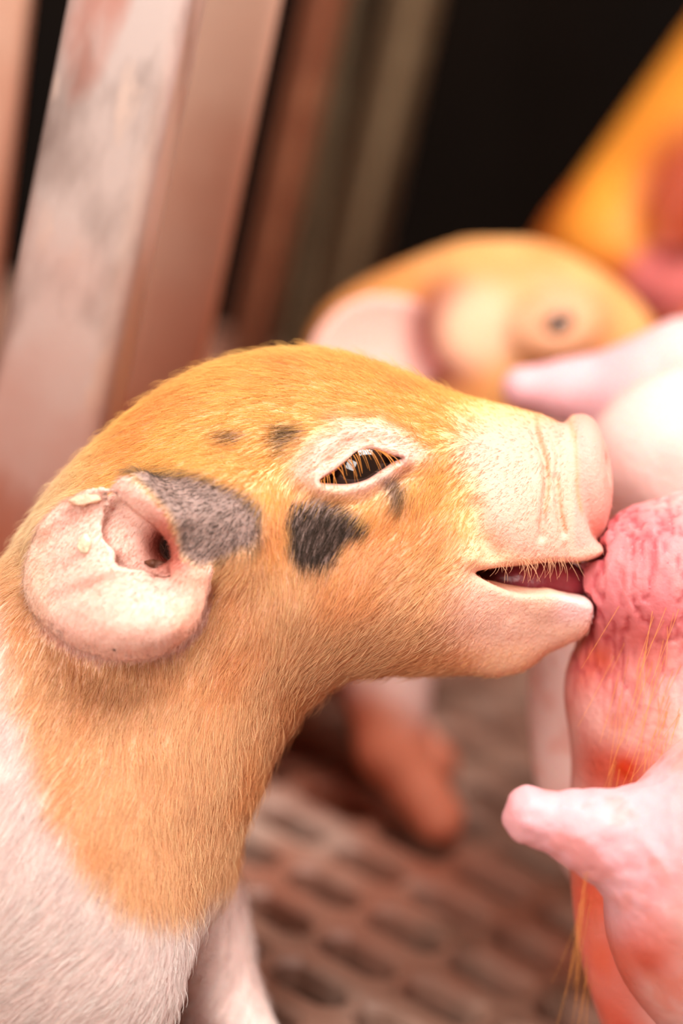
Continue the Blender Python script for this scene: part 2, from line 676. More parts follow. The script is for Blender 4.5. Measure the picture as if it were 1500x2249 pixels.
def bar(name, a, b, w, d, r, side, mat, label, cat='post', parent=None):
    """hollow section from a to b; side = world direction of its wide face's width"""
    a, b = np.asarray(a, float), np.asarray(b, float)
    ax = (b - a) / np.linalg.norm(b - a)
    sx = np.asarray(side, float)
    sx = sx - ax * (sx @ ax)
    sx /= np.linalg.norm(sx)
    sy = np.cross(ax, sx)
    out = tube_profile(w, d, r)
    inn = tube_profile(w - 0.003, d - 0.003, max(r - 0.002, 0.001))
    verts, faces = [], []
    n = len(out)
    t = parent or thing(name, label, cat, tuple(a))
    for prof in (out, inn):
        for e in (a, b):
            verts += [e + sx * p + sy * q for p, q in prof]
    for k in range(n):
        j = (k + 1) % n
        faces.append((k, j, n + j, n + k))
        faces.append((2 * n + j, 2 * n + k, 3 * n + k, 3 * n + j))
        faces.append((j, k, 2 * n + k, 2 * n + j))
        faces.append((n + k, n + j, 3 * n + j, 3 * n + k))
    o = mesh_obj('tube' if parent is None else name, verts, faces, mat, t)
    return t


def bar_px(name, p1, z1, p2, z2, *args, **kw):
    """bar through two photo points at given depths, carried down to the floor and up out of view"""
    a, b = P2W(LP(*p1, z1)), P2W(LP(*p2, z2))
    d = b - a
    lo = a - d * (a[2] / d[2])
    hi = a + d * ((0.62 - a[2]) / d[2])
    return bar(name, lo, hi, *args, **kw)


side1 = RT * 0.97 - FW * 0.25
bar_px('steel_crate_post', (124, 900), -420, (302, 0), -180, 0.0165, 0.012, 0.0065, side1, M_STEEL,
       'wide pinkish grey galvanised steel post, scuffed, directly behind the nearest piglet\'s neck', 'post')
bar_px('steel_crate_post', (335, 900), -1350, (520, 0), -950, 0.0125, 0.010, 0.004, RT, M_RAIL,
       'narrower blurred tan steel post just behind the wide scuffed post', 'post')
bar_px('crate_rail', (585, 600), -2500, (712, 0), -2300, 0.0075, 0.0075, 0.0074, RT, M_RUST,
       'blurred rust brown round bar in the dark behind the posts', 'rail')
bar_px('crate_rail', (830, 330), -3300, (905, 0), -3200, 0.0105, 0.0105, 0.0104, RT, M_OLIVE,
       'blurred olive grey round bar in the dark behind the second piglet', 'rail')
bar_px('crate_rail', (660, 660), -3700, (700, 400), -3650, 0.006, 0.006, 0.0059, RT, M_OLIVE,
       'thin dim olive bar farthest back in the dark, above the nearest piglet\'s head', 'rail')
bar_px('steel_crate_post', (-110, 900), -1700, (-10, 0), -1500, 0.011, 0.008, 0.003, RT, M_RAIL,
       'blurred tan post at the left edge of the picture', 'post')

# ------------------------------------------------------------------ the nearest piglet
HEAD_REAL = spline([(250, 940), (330, 880), (400, 838), (470, 806), (560, 782), (650, 772), (740, 781), (830, 805), (920, 838), (1000, 864), (1080, 882),
             (1130, 892), (1180, 906), (1218, 926), (1250, 944), (1262, 1010), (1266, 1100), (1287, 1175), (1318, 1212), (1312, 1260), (1292, 1330), (1284, 1385),
             (1240, 1412), (1200, 1432), (1150, 1472), (1090, 1486), (1040, 1482), (980, 1476), (900, 1474), (820, 1476), (760, 1488), (700, 1526),
             (650, 1578), (610, 1640), (578, 1710), (545, 1780), (522, 1850), (510, 1920), (480, 1985), (400, 2070), (250, 2200), (0, 2290), (-350, 2340),
             (-800, 2330), (-1050, 2230), (-1180, 2000), (-1200, 1750), (-1120, 1520), (-900, 1380), (-600, 1320), (-300, 1320), (-120, 1320), (0, 1245), (60, 1155), (120, 1070), (185, 1002)], 3)
HEAD_EXT = spline([(250, 930), (330, 872), (400, 830), (470, 798), (560, 774), (650, 764), (740, 773), (830, 797), (920, 830), (1000, 856), (1080, 874),
             (1130, 884), (1200, 905), (1350, 930), (1500, 960), (1530, 1180), (1480, 1390), (1350, 1440), (1240, 1450), (1150, 1484), (1090, 1496), (1040, 1492), (980, 1486), (900, 1484), (820, 1486), (760, 1498), (706, 1534),
             (658, 1584), (618, 1644), (586, 1714), (553, 1784), (530, 1854), (518, 1924), (488, 1992), (404, 2080), (252, 2210), (0, 2300), (-350, 2350),
             (-800, 2340), (-1060, 2240), (-1190, 2000), (-1210, 1750), (-1130, 1510), (-900, 1370), (-600, 1310), (-300, 1310), (-120, 1308), (0, 1232), (60, 1142), (120, 1058), (185, 990)], 3)
F_EXT = inflate_fields(HEAD_EXT)
F_REAL = poly_field(HEAD_REAL, 6, 260)
NOTCH = spline([(1034, 1254), (1100, 1241), (1200, 1231), (1272, 1230), (1330, 1212), (1420, 1186), (1430, 1356), (1330, 1338), (1275, 1318), (1220, 1304), (1150, 1302), (1090, 1287)], 4)
F_NOTCH = poly_field(NOTCH, 4, 200)
EZ = 345                               # depth of the ear leaf
EAR = np.array(LPs(spline([(300, 1046), (232, 1052), (168, 1072), (110, 1108), (66, 1162), (40, 1228), (32, 1290), (48, 1342), (92, 1392), (150, 1431), (220, 1456), (290, 1463),
                   (360, 1447), (420, 1407), (454, 1352), (466, 1292), (468, 1236), (490, 1190), (470, 1110), (390, 1060)], 5), EZ))
F_EAR = poly_field(EAR, 5, 160)
ALMOND_PX = [(701, 1057), (733, 1037), (768, 1010), (798, 993), (828, 992), (856, 1003), (888, 1005), (862, 1014), (836, 1032), (806, 1051), (771, 1061), (735, 1062)]


def asp_map(x, y):
    a = 0.82 - 0.25 * sstep(820, 1180, x)
    a = a - 0.10 * sstep(1280, 1420, y) * sstep(850, 1100, x)
    a = a - 0.06 * sstep(1050, 1400, y) * (1 - sstep(600, 800, x)) * (1 - sstep(1500, 1900, y))
    a = a - 0.15 * np.exp(-((x - 290) / 300) ** 2 - ((y - 1470) / 200) ** 2)
    return a


def side_shape(x, y):
    """how far the cheek, brow, lids and folds stand proud of the plain skull, in pixels"""
    g = lambda cx, cy, sx, sy, r=0: np.exp(-(((x - cx) * math.cos(r) + (y - cy) * math.sin(r)) / sx) ** 2 - ((-(x - cx) * math.sin(r) + (y - cy) * math.cos(r)) / sy) ** 2)
    d = 16 * g(640, 1330, 170, 130) + 12 * g(980, 1370, 150, 80)
    d = d - 16 * g(880, 1150, 120, 40, -0.5) - 14 * g(620, 1040, 60, 110)
    up = line_d(x, y, [(668, 1040), (700, 990), (755, 950), (820, 938), (880, 958), (930, 998)])
    d = d + 22 * np.exp(-(up / 34) ** 2)
    cr = line_d(x, y, [(690, 1002), (740, 962), (800, 938), (860, 950), (912, 985)])
    lid = line_d(x, y, [(700, 1050), (740, 1022), (775, 994), (812, 978), (850, 988), (890, 1000)])
    d = d + 13 * np.exp(-(lid / 12) ** 2)
    low = line_d(x, y, [(700, 1072), (745, 1080), (800, 1068), (845, 1042), (890, 1016)])
    d = d + 20 * np.exp(-(low / 17) ** 2)
    d = d - 7 * np.exp(-(line_d(x, y, [(720, 1110), (790, 1108), (850, 1075), (900, 1035)]) / 9) ** 2)
    d = d + 30 * g(1150, 1140, 90, 110) + 12 * g(1180, 1010, 80, 80)
    d = d - 13 * np.exp(-(line_d(x, y, [(1046, 1120), (1052, 1175), (1078, 1214)]) / 24) ** 2)
    d = d + 14 * g(1045, 1225, 30, 22)
    for pts, w, dep in (([(1178, 915), (1186, 960), (1203, 1015), (1206, 1060), (1198, 1120), (1192, 1180)], 8, 15),
                        ([(1226, 1050), (1230, 1110), (1244, 1170)], 7, 11), ([(1218, 940), (1234, 1000), (1228, 1050)], 7, 8), ([(1165, 920), (1160, 980), (1172, 1040)], 10, 5),
                        ([(1150, 1110), (1140, 1150)], 6, 3), ([(1135, 1305), (1128, 1360)], 7, 4), ([(1205, 1310), (1200, 1350)], 7, 4)):
        d = d - dep * np.exp(-(line_d(x, y, pts) / w) ** 2)
    return d


SIDE = None


def make_side():
    h, x0, y0 = 4, 500, 760
    X, Y = np.meshgrid(np.arange(x0, 1400, h), np.arange(y0, 1600, h))
    k = 1 - 235 * S / DIST
    return Field(x0, y0, h, side_shape(CX + (X - CX) / k, CY + (Y - CY) / k))


SIDE = make_side()
ALM = None


def skull(p):
    x, y = p[:, 0], p[:, 1]
    f = inflated(p, F_EXT, asp_map(x, y))
    f = f - SIDE(x, y) * sstep(40, 120, np.abs(p[:, 2]))
    return smax(f, F_REAL(x, y) - 3, 34)


def depth_at(px, py, fn, z0=420):
    """depth where the photo ray through a pixel meets fn=0, coming from the viewer"""
    z = np.arange(z0, 0, -1.5)
    pts = np.stack([LP(px, py, q) for q in z])
    v = fn(pts)
    i = np.argmax(v < 0)
    return z[i]


Z_EYE = depth_at(780, 1030, skull)
R_EYE = 82.0
EYE_C = LP(786, 1030, Z_EYE - 70)
F_ALM = poly_field(LPs(spline(ALMOND_PX, 5), Z_EYE), 2, 60)
print('eye depth', Z_EYE)

near_foot = floor_hit(330, 2620)
FOOT_W = {}


def on_floor(px, py, z):
    """drop a piglet-plane point straight down to the floor"""
    w = P2W(np.array([px, py, z], float))
    w[2] = 0.0
    return W2P(w)


LEGS = []
for (top, knee, foot) in (((190, 2060, 190), (250, 2380, 150), (330, 2560, 150)), ((420, 2000, -190), (478, 2230, -215), (560, 2480, -200)),
                          ((-900, 2050, 230), (-1060, 2350, 200), (-980, 2560, 200)), ((-900, 2050, -230), (-1040, 2350, -220), (-960, 2560, -220))):
    ft = on_floor(*foot)
    ft = ft + (W2P(PIV + np.array([0, 0, 1.0])) - W2P(PIV)) * 0.0075
    LEGS.append((np.array(top, float), np.array(knee, float), ft))



KZ = 1 - EZ * S / DIST


def EX(px, py, z):
    return (CX + (px - CX) * KZ, CY + (py - CY) * KZ, z)


def ear_fold(x, y):
    """depth of the ear leaf: hollow by the canal, raised upper margin, plump lower lobe, edges rolled back"""
    px, py = CX + (x - CX) / KZ, CY + (y - CY) / KZ
    fade = sstep(40, 240, px)
    f1 = line_d(px, py, [(60, 1310), (200, 1262), (345, 1216)])
    v1 = line_d(px, py, [(70, 1338), (220, 1284), (370, 1240)])
    f2 = line_d(px, py, [(80, 1362), (240, 1306), (390, 1266)])
    v0 = line_d(px, py, [(90, 1270), (200, 1232), (310, 1200)])
    top = line_d(px, py, [(300, 1050), (180, 1078), (84, 1150)])
    z = 358 - 70 * sstep(280, 30, px) - 26 * sstep(1250, 1080, py)
    z = z + 52 * np.exp(-((px - 290) / 175) ** 2 - ((py - 1376) / 72) ** 2)
    z = z + 26 * np.exp(-(top / 34) ** 2)
    z = z + fade * (15 * np.exp(-(f1 / 24) ** 2) - 13 * np.exp(-(v1 / 24) ** 2) + 9 * np.exp(-(f2 / 22) ** 2) - 12 * np.exp(-(v0 / 26) ** 2))
    z = z - 30 * sstep(-46, 4, F_EAR(x, y)) * sstep(1180, 1330, py)
    return z - 80 * sstep(370, 450, px) * sstep(1270, 1200, py) - 40 * sstep(1100, 1050, py) * sstep(230, 320, px)


def make_ear_field():
    h = 4
    X, Y = np.meshgrid(np.arange(-60, 620, h), np.arange(960, 1560, h))
    return Field(-60, 960, h, ear_fold(X.astype(float), Y.astype(float)))


F_EARZ = make_ear_field()


def ears(f, pa):
    x, y, az = pa[:, 0], pa[:, 1], pa[:, 2]
    f = smin(f, ell(pa, EX(478, 1140, 252), (140, 124, 104), rotz(35)), 60)
    de = F_EAR(x, y)
    sheet = smax(np.abs(az - F_EARZ(x, y)) * 0.9 - (7 + 12 * sstep(0, 200, -de)), de + 8, 14)
    root = ell(pa, EX(335, 1190, 245), (140, 130, 76), rotz(20))
    root = smin(root, ell(pa, EX(185, 1205, 190), (135, 115, 95), rotz(-30)), 40)
    f = smin(f, smin(sheet, root, 40), 24)
    cup = ell(pa, EX(296, 1170, 474), (132, 94, 138), rotz(30))
    can = cone(pa, EX(362, 1196, 330), EX(392, 1210, 200), 36, 26)
    f = smax(f, -smin(cup, can, 36), 64)
    rim = smin(cone(pa, EX(306, 1060, 322), EX(386, 1142, 352), 17, 24), cone(pa, EX(386, 1142, 352), EX(418, 1244, 322), 24, 20), 20)
    f = smin(f, rim, 55)
    # notch below the canal where the rim turns back
    return smin(f, cone(pa, EX(418, 1244, 322), EX(352, 1262, 312), 16, 10), 30)


def face(f, p):
    x, y, z = p[:, 0], p[:, 1], p[:, 2]
    az = np.abs(z)
    pa = np.stack([x, y, az], -1)
    # nose disc: a leaning pad, thickest in the middle, its top edge free
    q = (p - np.array([1288, 1050, 0], p.dtype)) @ rotz(-4).astype(p.dtype)
    qr = np.sqrt((q[:, 1] / 1.03) ** 2 + (q[:, 2] * 1.08) ** 2)
    disc = smax(smax(qr - 139, q[:, 0] - 56 + 0.0019 * qr ** 2, 30), -44 + 0.0006 * qr ** 2 - q[:, 0], 22)
    disc = smax(disc, 24 - np.sqrt((x - 1350) ** 2 * 0.5 + (y - 1025) ** 2 * 0.55 + (az - 58) ** 2), 14)
    f = smin(f, disc, 17)
    # notch in the near rim
    f = smax(f, 15 - np.sqrt(((x - 1268) * 1.5) ** 2 + ((y - 968) * 0.6) ** 2 + ((az - 128) * 0.8) ** 2), 12)
    # mouth
    f = smax(f, -F_NOTCH(x, y), 16)
    f = smin(f, smin(cone(pa, (1075, 1296, 120), (1190, 1318, 106), 16, 24), cone(pa, (1190, 1318, 106), (1262, 1334, 60), 24, 27), 14), 24)
    f = smin(f, cone(pa, (1110, 1226, 118), (1298, 1208, 60), 10, 15), 16)
    # eye opening
    alm = smax(F_ALM(x, y), (Z_EYE - 75) - az, 5)
    return smax(f, -alm, 6)


def piglet_sdf(p):
    f = skull(p)

    def legs(f, p):
        f = smin(f, ell(p, (150, 2020, 215), (260, 330, 190), rotz(-12)), 120)
        for i, (t, k, ft) in enumerate(LEGS):
            r0, r1 = ((170, 100) if i == 0 else (110, 86) if i == 1 else (170, 95))
            leg = smin(cone(p, t, k, r0, r1), cone(p, k, ft, r1 - 8, 62), 40)
            f = smin(f, leg, 45)
        return f
    f = near(f, p, (-1400, 1500, -600), (800, 3200, 600), legs)
    f = near(f, p, (640, 840, -400), (1450, 1420, 400), face)
    # both ears share one shape, mirrored
    pa = np.stack([p[:, 0], p[:, 1], np.abs(p[:, 2])], -1)
    return near(f, pa, (-60, 960, 40), (680, 1560, 600), ears)


PIG = surface(piglet_sdf, (-1330, 640, -520), (1430, 2860, 520), 7.0, bump=lambda p: 1.6 * fbm(p, 60, 3, 2))
print('piglet', len(PIG[0]), len(PIG[1]))

# coat pattern ----------------------------------------------------
C_OR1, C_OR2, C_OR3 = lin(250, 194, 112), lin(247, 196, 148), lin(240, 162, 94)
C_PINK, C_WHITE, C_SNOUT = lin(240, 196, 184), lin(250, 228, 222), lin(228, 172, 150)
C_CHAR, C_BLACK = lin(92, 82, 80), lin(46, 38, 36)
PATCH = {
    'ear_front': ([(283, 1034), (330, 1028), (400, 1038), (455, 1043), (490, 1058), (540, 1083), (577, 1110), (574, 1170), (556, 1206), (512, 1216), (470, 1236), (432, 1243), (405, 1225), (392, 1180), (372, 1130), (332, 1082)], 14),
    'cheek': ([(652, 1105), (705, 1098), (765, 1115), (818, 1150), (800, 1170), (762, 1190), (746, 1226), (702, 1247), (655, 1238), (628, 1200), (632, 1150)], 9),
    'brow': ([(605, 975), (618, 940), (660, 925), (668, 948), (645, 975), (612, 1002)], 12),
    'fleck': ([(475, 950), (530, 944), (543, 960), (500, 977)], 12),
    'tear': ([(838, 1054), (872, 1045), (892, 1070), (886, 1112), (866, 1120), (852, 1082)], 12),
}
WHITE_EDGE = [(-60, 1180), (-20, 1260), (18, 1400), (46, 1550), (85, 1650), (128, 1780), (200, 1905), (275, 1985), (345, 2012), (420, 1995), (470, 1955), (515, 1925), (700, 1900), (700, 3200), (-3000, 3200), (-3000, 1180)]
EYE_RING = [(640, 1010), (690, 950), (760, 915), (850, 920), (910, 955), (950, 1000), (915, 1030), (860, 1072), (790, 1098), (700, 1090), (640, 1050)]
SNOUT = [(1010, 935), (1120, 915), (1240, 900), (1500, 860), (1500, 1300), (1300, 1300), (1075, 1210), (1050, 1150), (1035, 1080), (990, 1010)]
JAW = [(1050, 1262), (1150, 1290), (1330, 1290), (1340, 1440), (1200, 1425), (1080, 1420), (990, 1380), (1000, 1310)]


def mixc(c, d, w):
    return c * (1 - w[:, None]) + np.asarray(d) * w[:, None]


def on_ear(p, n):
    de = F_EAR(p[:, 0], p[:, 1])
    return (de < 4) & (np.abs(p[:, 2]) > 262)


def coat(p, n, hair):
    u, v = pattern_uv(np.stack([p[:, 0], p[:, 1], np.abs(p[:, 2])], -1))
    w1 = fbm(p, 46, 11, 2)
    uj, vj = u + 12 * w1, v + 12 * fbm(p, 46, 21, 2)
    base = mixc(np.tile(C_OR1, (len(p), 1)), C_OR2, sstep(1000, 1350, v + 60 * w1))
    base = mixc(base, C_OR3, 0.5 * sstep(-0.1, 0.8, fbm(p, 130, 5, 2)))
    # pale brow-to-snout and jaw
    sn = 1 - sstep(-50, 35, poly_sd(uj, vj, SNOUT))
    base = mixc(base, C_SNOUT, sn * 0.92)
    jw = 1 - sstep(-40, 50, poly_sd(uj, vj, JAW))
    base = mixc(base, lin(238, 194, 172), jw * 0.85)
    disc = sstep(1256, 1268, u) * (1 - sstep(1195, 1215, v))
    base = mixc(base, lin(230, 144, 132), disc * (0.75 if not hair else 0.4))
    lip = (np.exp(-(line_d(u, v, [(1040, 1256), (1150, 1240), (1290, 1232)]) / 13) ** 2) + np.exp(-(line_d(u, v, [(1060, 1272), (1150, 1300), (1275, 1316)]) / 13) ** 2)) * (u > 1030)
    base = mixc(base, lin(232, 160, 120), np.clip(lip, 0, 1) * 0.5)
    base = mixc(base, lin(244, 206, 204), sstep(1190, 1250, u) * sstep(1290, 1320, v) * (1 - sstep(1345, 1390, v)))
    for pts in ([(1178, 915), (1186, 960), (1203, 1015), (1206, 1060), (1198, 1120)], [(1226, 1060), (1232, 1110), (1242, 1165)], [(1262, 958), (1268, 1020), (1268, 1080), (1276, 1120)], [(1254, 930), (1262, 958)], [(1060, 1215), (1046, 1180)]):
        base = mixc(base, lin(206, 138, 74), 0.8 * np.exp(-(line_d(u, v, pts) / 5) ** 2))
    base = mixc(base, lin(232, 186, 176), (1 - sstep(-34, 30, poly_sd(u + 10 * w1, v + 10 * w1, EYE_RING))) * (0.85 if not hair else 0.6))
    base = mixc(base, lin(248, 216, 176), 0.85 * sstep(300, 90, u) * sstep(1330, 1150, v))
    # white shoulder and legs
    wh = 1 - sstep(-42, 30, poly_sd(uj, vj, WHITE_EDGE))
    base = mixc(base, C_WHITE, wh)
    # charcoal patches
    jit = rng.normal(0, 7, len(p)) if hair else 0
    for nme, (pl, soft) in PATCH.items():
        w = 1 - sstep(-soft, soft, poly_sd(u + 7 * w1 + jit, v + 7 * w1 + jit, pl))
        c = lin(90, 81, 79) if nme == 'ear_front' else C_BLACK
        if not hair and nme == 'ear_front':
            c = C_CHAR
        base = mixc(base, c, w * (0.96 if nme in ('cheek', 'ear_front') else 0.8))
    # inside of the ear
    er = on_ear(p, n) & (np.abs(n[:, 2]) > 0.0)
    ef = poly_sd(u, v, PATCH['ear_front'][0])
    e = np.where(er & (ef > 6) & (u < 475), 1.0, 0.0)
    ec = np.tile(lin(244, 198, 182), (len(p), 1))
    ec = mixc(ec, lin(236, 172, 144), 0.6 * sstep(0.0, 0.7, fbm(p, 90, 31, 2)))
    ec = mixc(ec, lin(186, 84, 62), 0.85 * sstep(100, 20, np.hypot(u - 378, (v - 1195) * 0.75)))  # shading around the canal, painted as red-brown skin
    ec = mixc(ec, lin(246, 214, 190), 0.8 * sstep(150, 40, u) + 0 * v)
    base = mixc(base, ec, e)
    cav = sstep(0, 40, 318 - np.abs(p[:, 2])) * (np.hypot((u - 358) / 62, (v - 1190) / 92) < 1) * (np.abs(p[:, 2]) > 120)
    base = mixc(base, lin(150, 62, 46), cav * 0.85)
    base = mixc(base, lin(44, 18, 12), cav * sstep(285, 225, np.abs(p[:, 2])))  # shade inside the canal painted in, darker with depth
    if not hair:
        # skin under the hair is a touch pinker; old blood specks in the ear
        sp = ((np.hypot(u - 290, v - 1172) < 30) | (np.hypot(u - 250, v - 1112) < 26)) & (noise(p, 8, 77) > 0.62)
        base = mixc(base, lin(176, 60, 40), sp * 0.8)
        rimd = np.exp(-(poly_sd(u, v, ALMOND_PX) / 5.0) ** 2)
        base = mixc(base, lin(170, 84, 50), rimd * 0.75)
        inner = (poly_sd(u, v, ALMOND_PX) < 3) & (np.abs(p[:, 2]) > 60)
        base = mixc(base, lin(120, 44, 30), inner * 0.8)
        base = mixc(base, C_PINK, np.full(len(p), 0.3) * (1 - e))
    return np.clip(base, 0, 1)


pig = thing('piglet', 'spotted orange and white piglet in sharp focus suckling with its eye half shut', 'piglet', tuple(on_floor(-300, 2300, 0) * 0 + P2W(on_floor(-300, 2300, 0))))
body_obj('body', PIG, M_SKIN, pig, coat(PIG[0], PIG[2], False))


# eyes ------------------------------------------------------------
def uv_sphere(c, r, nu=40, nv=24, sq=(1, 1, 1)):
    vs_, fs_ = [], []
    for j in range(nv + 1):
        th = math.pi * j / nv
        for i in range(nu):
            ph = 2 * math.pi * i / nu
            vs_.append((c[0] + r * sq[0] * math.sin(th) * math.cos(ph), c[1] + r * sq[1] * math.cos(th), c[2] + r * sq[2] * math.sin(th) * math.sin(ph)))
    for j in range(nv):
        for i in range(nu):
            a, b = j * nu + i, j * nu + (i + 1) % nu
            fs_.append((a, b, b + nu, a + nu))
    return np.array(vs_), np.array(fs_)


def eye_mat():
    mt, nt, b = new_mat('piglet_eye')
    tc = N_(nt, 'ShaderNodeTexCoord')
    nz = N_(nt, 'ShaderNodeTexNoise')
    nz.inputs['Scale'].default_value = 300
    nt.links.new(tc.outputs['Object'], nz.inputs['Vector'])
    cr = N_(nt, 'ShaderNodeValToRGB')
    cr.color_ramp.elements[0].color = (*lin(10, 6, 4), 1)
    cr.color_ramp.elements[1].color = (*lin(36, 20, 14), 1)
    nt.links.new(nz.outputs['Fac'], cr.inputs['Fac'])
    nt.links.new(cr.outputs[0], b.inputs['Base Color'])
    b.inputs['Roughness'].default_value = 0.08
    b.inputs['Coat Weight'].default_value = 0.6
    return mt


M_EYE = eye_mat()
for sgn in (1, -1):
    sv, sf = uv_sphere((EYE_C[0], EYE_C[1], EYE_C[2] * sgn), R_EYE)
    eo = mesh_obj('eye', P2W(sv), sf, M_EYE, pig)
    eo['label'] = 'glossy dark brown eye'

# tongue and inside of the mouth -----------------------------------
M_MOUTH = skin_mat('mouth_flesh', rough=0.3, sss=0.2, rad=0.002, bump=0.3, spec=0.5)


def tongue_sdf(p):
    f = ell(p, (1165, 1276, 0), (132, 62, 84), rotz(4))
    return f + 2 * fbm(p, 30, 9, 2)


TG = surface(tongue_sdf, (980, 1180, -120), (1360, 1380, 120), 8)
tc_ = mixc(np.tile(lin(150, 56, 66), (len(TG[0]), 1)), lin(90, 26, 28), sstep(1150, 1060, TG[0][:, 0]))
to = body_obj('tongue', TG, M_MOUTH, pig, tc_)
to['label'] = 'dark red tongue between the lips'

# fur ---------------------------------------------------------------
FLOW = np.array([(700, 800, -1, -.12), (500, 820, -1, .1), (400, 880, -.9, .4), (900, 860, -1, -.3), (1050, 900, -1, -.3), (600, 900, -1, .15), (750, 900, -1, -.05),
    (560, 1000, -.8, .5), (620, 1080, -.35, .9), (600, 1200, -.1, 1), (700, 1180, -.2, 1), (800, 1200, -.5, .8), (900, 1100, -.5, .75), (1000, 1050, -.7, .6), (1000, 1200, -.75, .5),
    (900, 1300, -.75, .55), (1100, 1350, -.8, .4), (1150, 1100, -.6, .6), (1000, 1430, -.9, .35), (750, 1400, -.6, .75), (550, 1400, -.3, .95), (450, 1500, -.25, .95), (600, 1550, -.1, .95),
    (300, 1600, -.25, .95), (150, 1560, -.35, .9), (400, 1800, -.15, 1), (300, 1900, -.4, .9), (100, 1800, -.5, .85), (200, 2100, -.8, .5), (100, 1100, -.7, .6), (500, 1130, -.8, .4), (200, 1020, -.8, .5),
    (700, 1000, -.8, .3), (800, 940, -.9, -.1), (900, 1000, -.6, .1)], float)


def flow(u, v):
    out = np.zeros((len(u), 2))
    for a, b, dx, dy in FLOW:
        w = 1 / (((u - a) ** 2 + (v - b) ** 2) / 1e4 + 0.05) ** 2
        out += w[:, None] * np.array([dx, dy]) / math.hypot(dx, dy)
    return out / np.linalg.norm(out, axis=1, keepdims=True)


def sample_surface(sur, n, weight):
    v, q, nm = sur
    tri = np.concatenate([q[:, [0, 1, 2]], q[:, [0, 2, 3]]])
    a = v[tri]
    area_ = 0.5 * np.linalg.norm(np.cross(a[:, 1] - a[:, 0], a[:, 2] - a[:, 0]), axis=1)
    wt = area_ * weight(a.mean(1))
    cum = np.cumsum(wt)
    t = np.searchsorted(cum, rng.random(n) * cum[-1])
    t = np.clip(t, 0, len(tri) - 1)
    r1, r2 = np.sqrt(rng.random(n)), rng.random(n)
    b0, b1, b2 = 1 - r1, r1 * (1 - r2), r1 * r2
    pos = v[tri[t, 0]] * b0[:, None] + v[tri[t, 1]] * b1[:, None] + v[tri[t, 2]] * b2[:, None]
    nn = nm[tri[t, 0]] * b0[:, None] + nm[tri[t, 1]] * b1[:, None] + nm[tri[t, 2]] * b2[:, None]
    return pos, nn / np.linalg.norm(nn, axis=1, keepdims=True)


def fur_weight(c):
    w = np.ones(len(c))
    w *= np.where(c[:, 2] < -60, 0.22, 1)
    w *= np.where(c[:, 0] < -150, 0.12, 1)
    w *= np.where(c[:, 1] > 2330, 0.15, 1)
    w *= 1 - 0.72 * sstep(960, 1090, c[:, 0])
    w *= np.where((c[:, 0] > 1240) & (c[:, 1] < 1210), 0.1, 1)
    alm = poly_sd(c[:, 0], c[:, 1], LPs(ALMOND_PX, Z_EYE))
    w *= np.where(alm < 9, 0, 1)
    ring = poly_sd(c[:, 0], c[:, 1], EYE_RING)
    w *= np.where(ring < -8, 0.5, 1)
    hole = np.hypot((c[:, 0] - EX(352, 1180, 0)[0]) / 52, (c[:, 1] - EX(352, 1180, 0)[1]) / 82) < 1
    w *= np.where(hole & (np.abs(c[:, 2]) < 320), 0.04, 1)
    inmouth = (F_NOTCH(c[:, 0], c[:, 1]) < 10)
    w *= np.where(inmouth, 0.1, 1)
    return w


def make_fur(sur, n, weight, lenf, name, parent, colf, flowf, lift=0.38, width=0.47, K=5):
    p, nn = sample_surface(sur, n, weight)
    u, v = pattern_uv(p)
    d2 = flowf(u, v)
    d2 = d2 + rng.normal(0, 0.10, d2.shape) + 0.25 * np.stack([fbm(p, 90, 41, 2), fbm(p, 90, 51, 2)], -1)
    d = np.concatenate([d2, np.zeros((len(p), 1))], 1)
    d = d - nn * (d * nn).sum(1, keepdims=True)
    d /= np.maximum(np.linalg.norm(d, axis=1, keepdims=True), 0.15)
    L = lenf(p, u, v) * rng.uniform(0.55, 1.15, len(p))
    col = colf(p, nn)
    col = np.clip(col * rng.uniform(0.72, 1.22, (len(p), 1)), 0, 0.93)
    t = np.linspace(0, 1, K)
    lf = (lift * rng.uniform(0.5, 1.5, len(p)) * np.where(rng.random(len(p)) < 0.08, 2.0, 1.0))[:, None]
    pts = p[:, None, :] + d[:, None, :] * (L[:, None] * t)[:, :, None] + nn[:, None, :] * (L[:, None] * lf * (t * (1.25 - 0.75 * t)))[:, :, None]
    side = np.cross(nn, d)
    pts = pts + side[:, None, :] * (rng.normal(0, 0.10, len(p))[:, None] * L[:, None] * t ** 2)[:, :, None]
    pts = pts - nn[:, None, :] * 1.5 * (1 - t)[None, :, None]
    rad = width * (1 - 0.8 * t)[None, :] * rng.uniform(0.7, 1.3, (len(p), 1))
    return hair_obj(name, pts, rad, col, M_HAIR, parent)


def fur_len(p, u, v):
    L = np.full(len(p), 40.0)
    L += 14 * sstep(1350, 1600, v) + 10 * (1 - sstep(820, 920, v))
    L *= 1 - 0.68 * sstep(940, 1090, u)
    L *= 1 - 0.5 * (poly_sd(u, v, EYE_RING) < 0)
    ear = F_EAR(p[:, 0], p[:, 1])
    oe = (ear < 6) & (p[:, 2] > 262)
    L = np.where(oe, 12 + 10 * (ear > -12), L)
    L = np.where(poly_sd(u, v, PATCH['ear_front'][0]) < -6, 14, L)
    return L


fu = make_fur(PIG, 190000, fur_weight, fur_len, 'fur', pig, lambda p, n: coat(p, n, True), flow)
fu['label'] = 'short orange, white and charcoal fur'

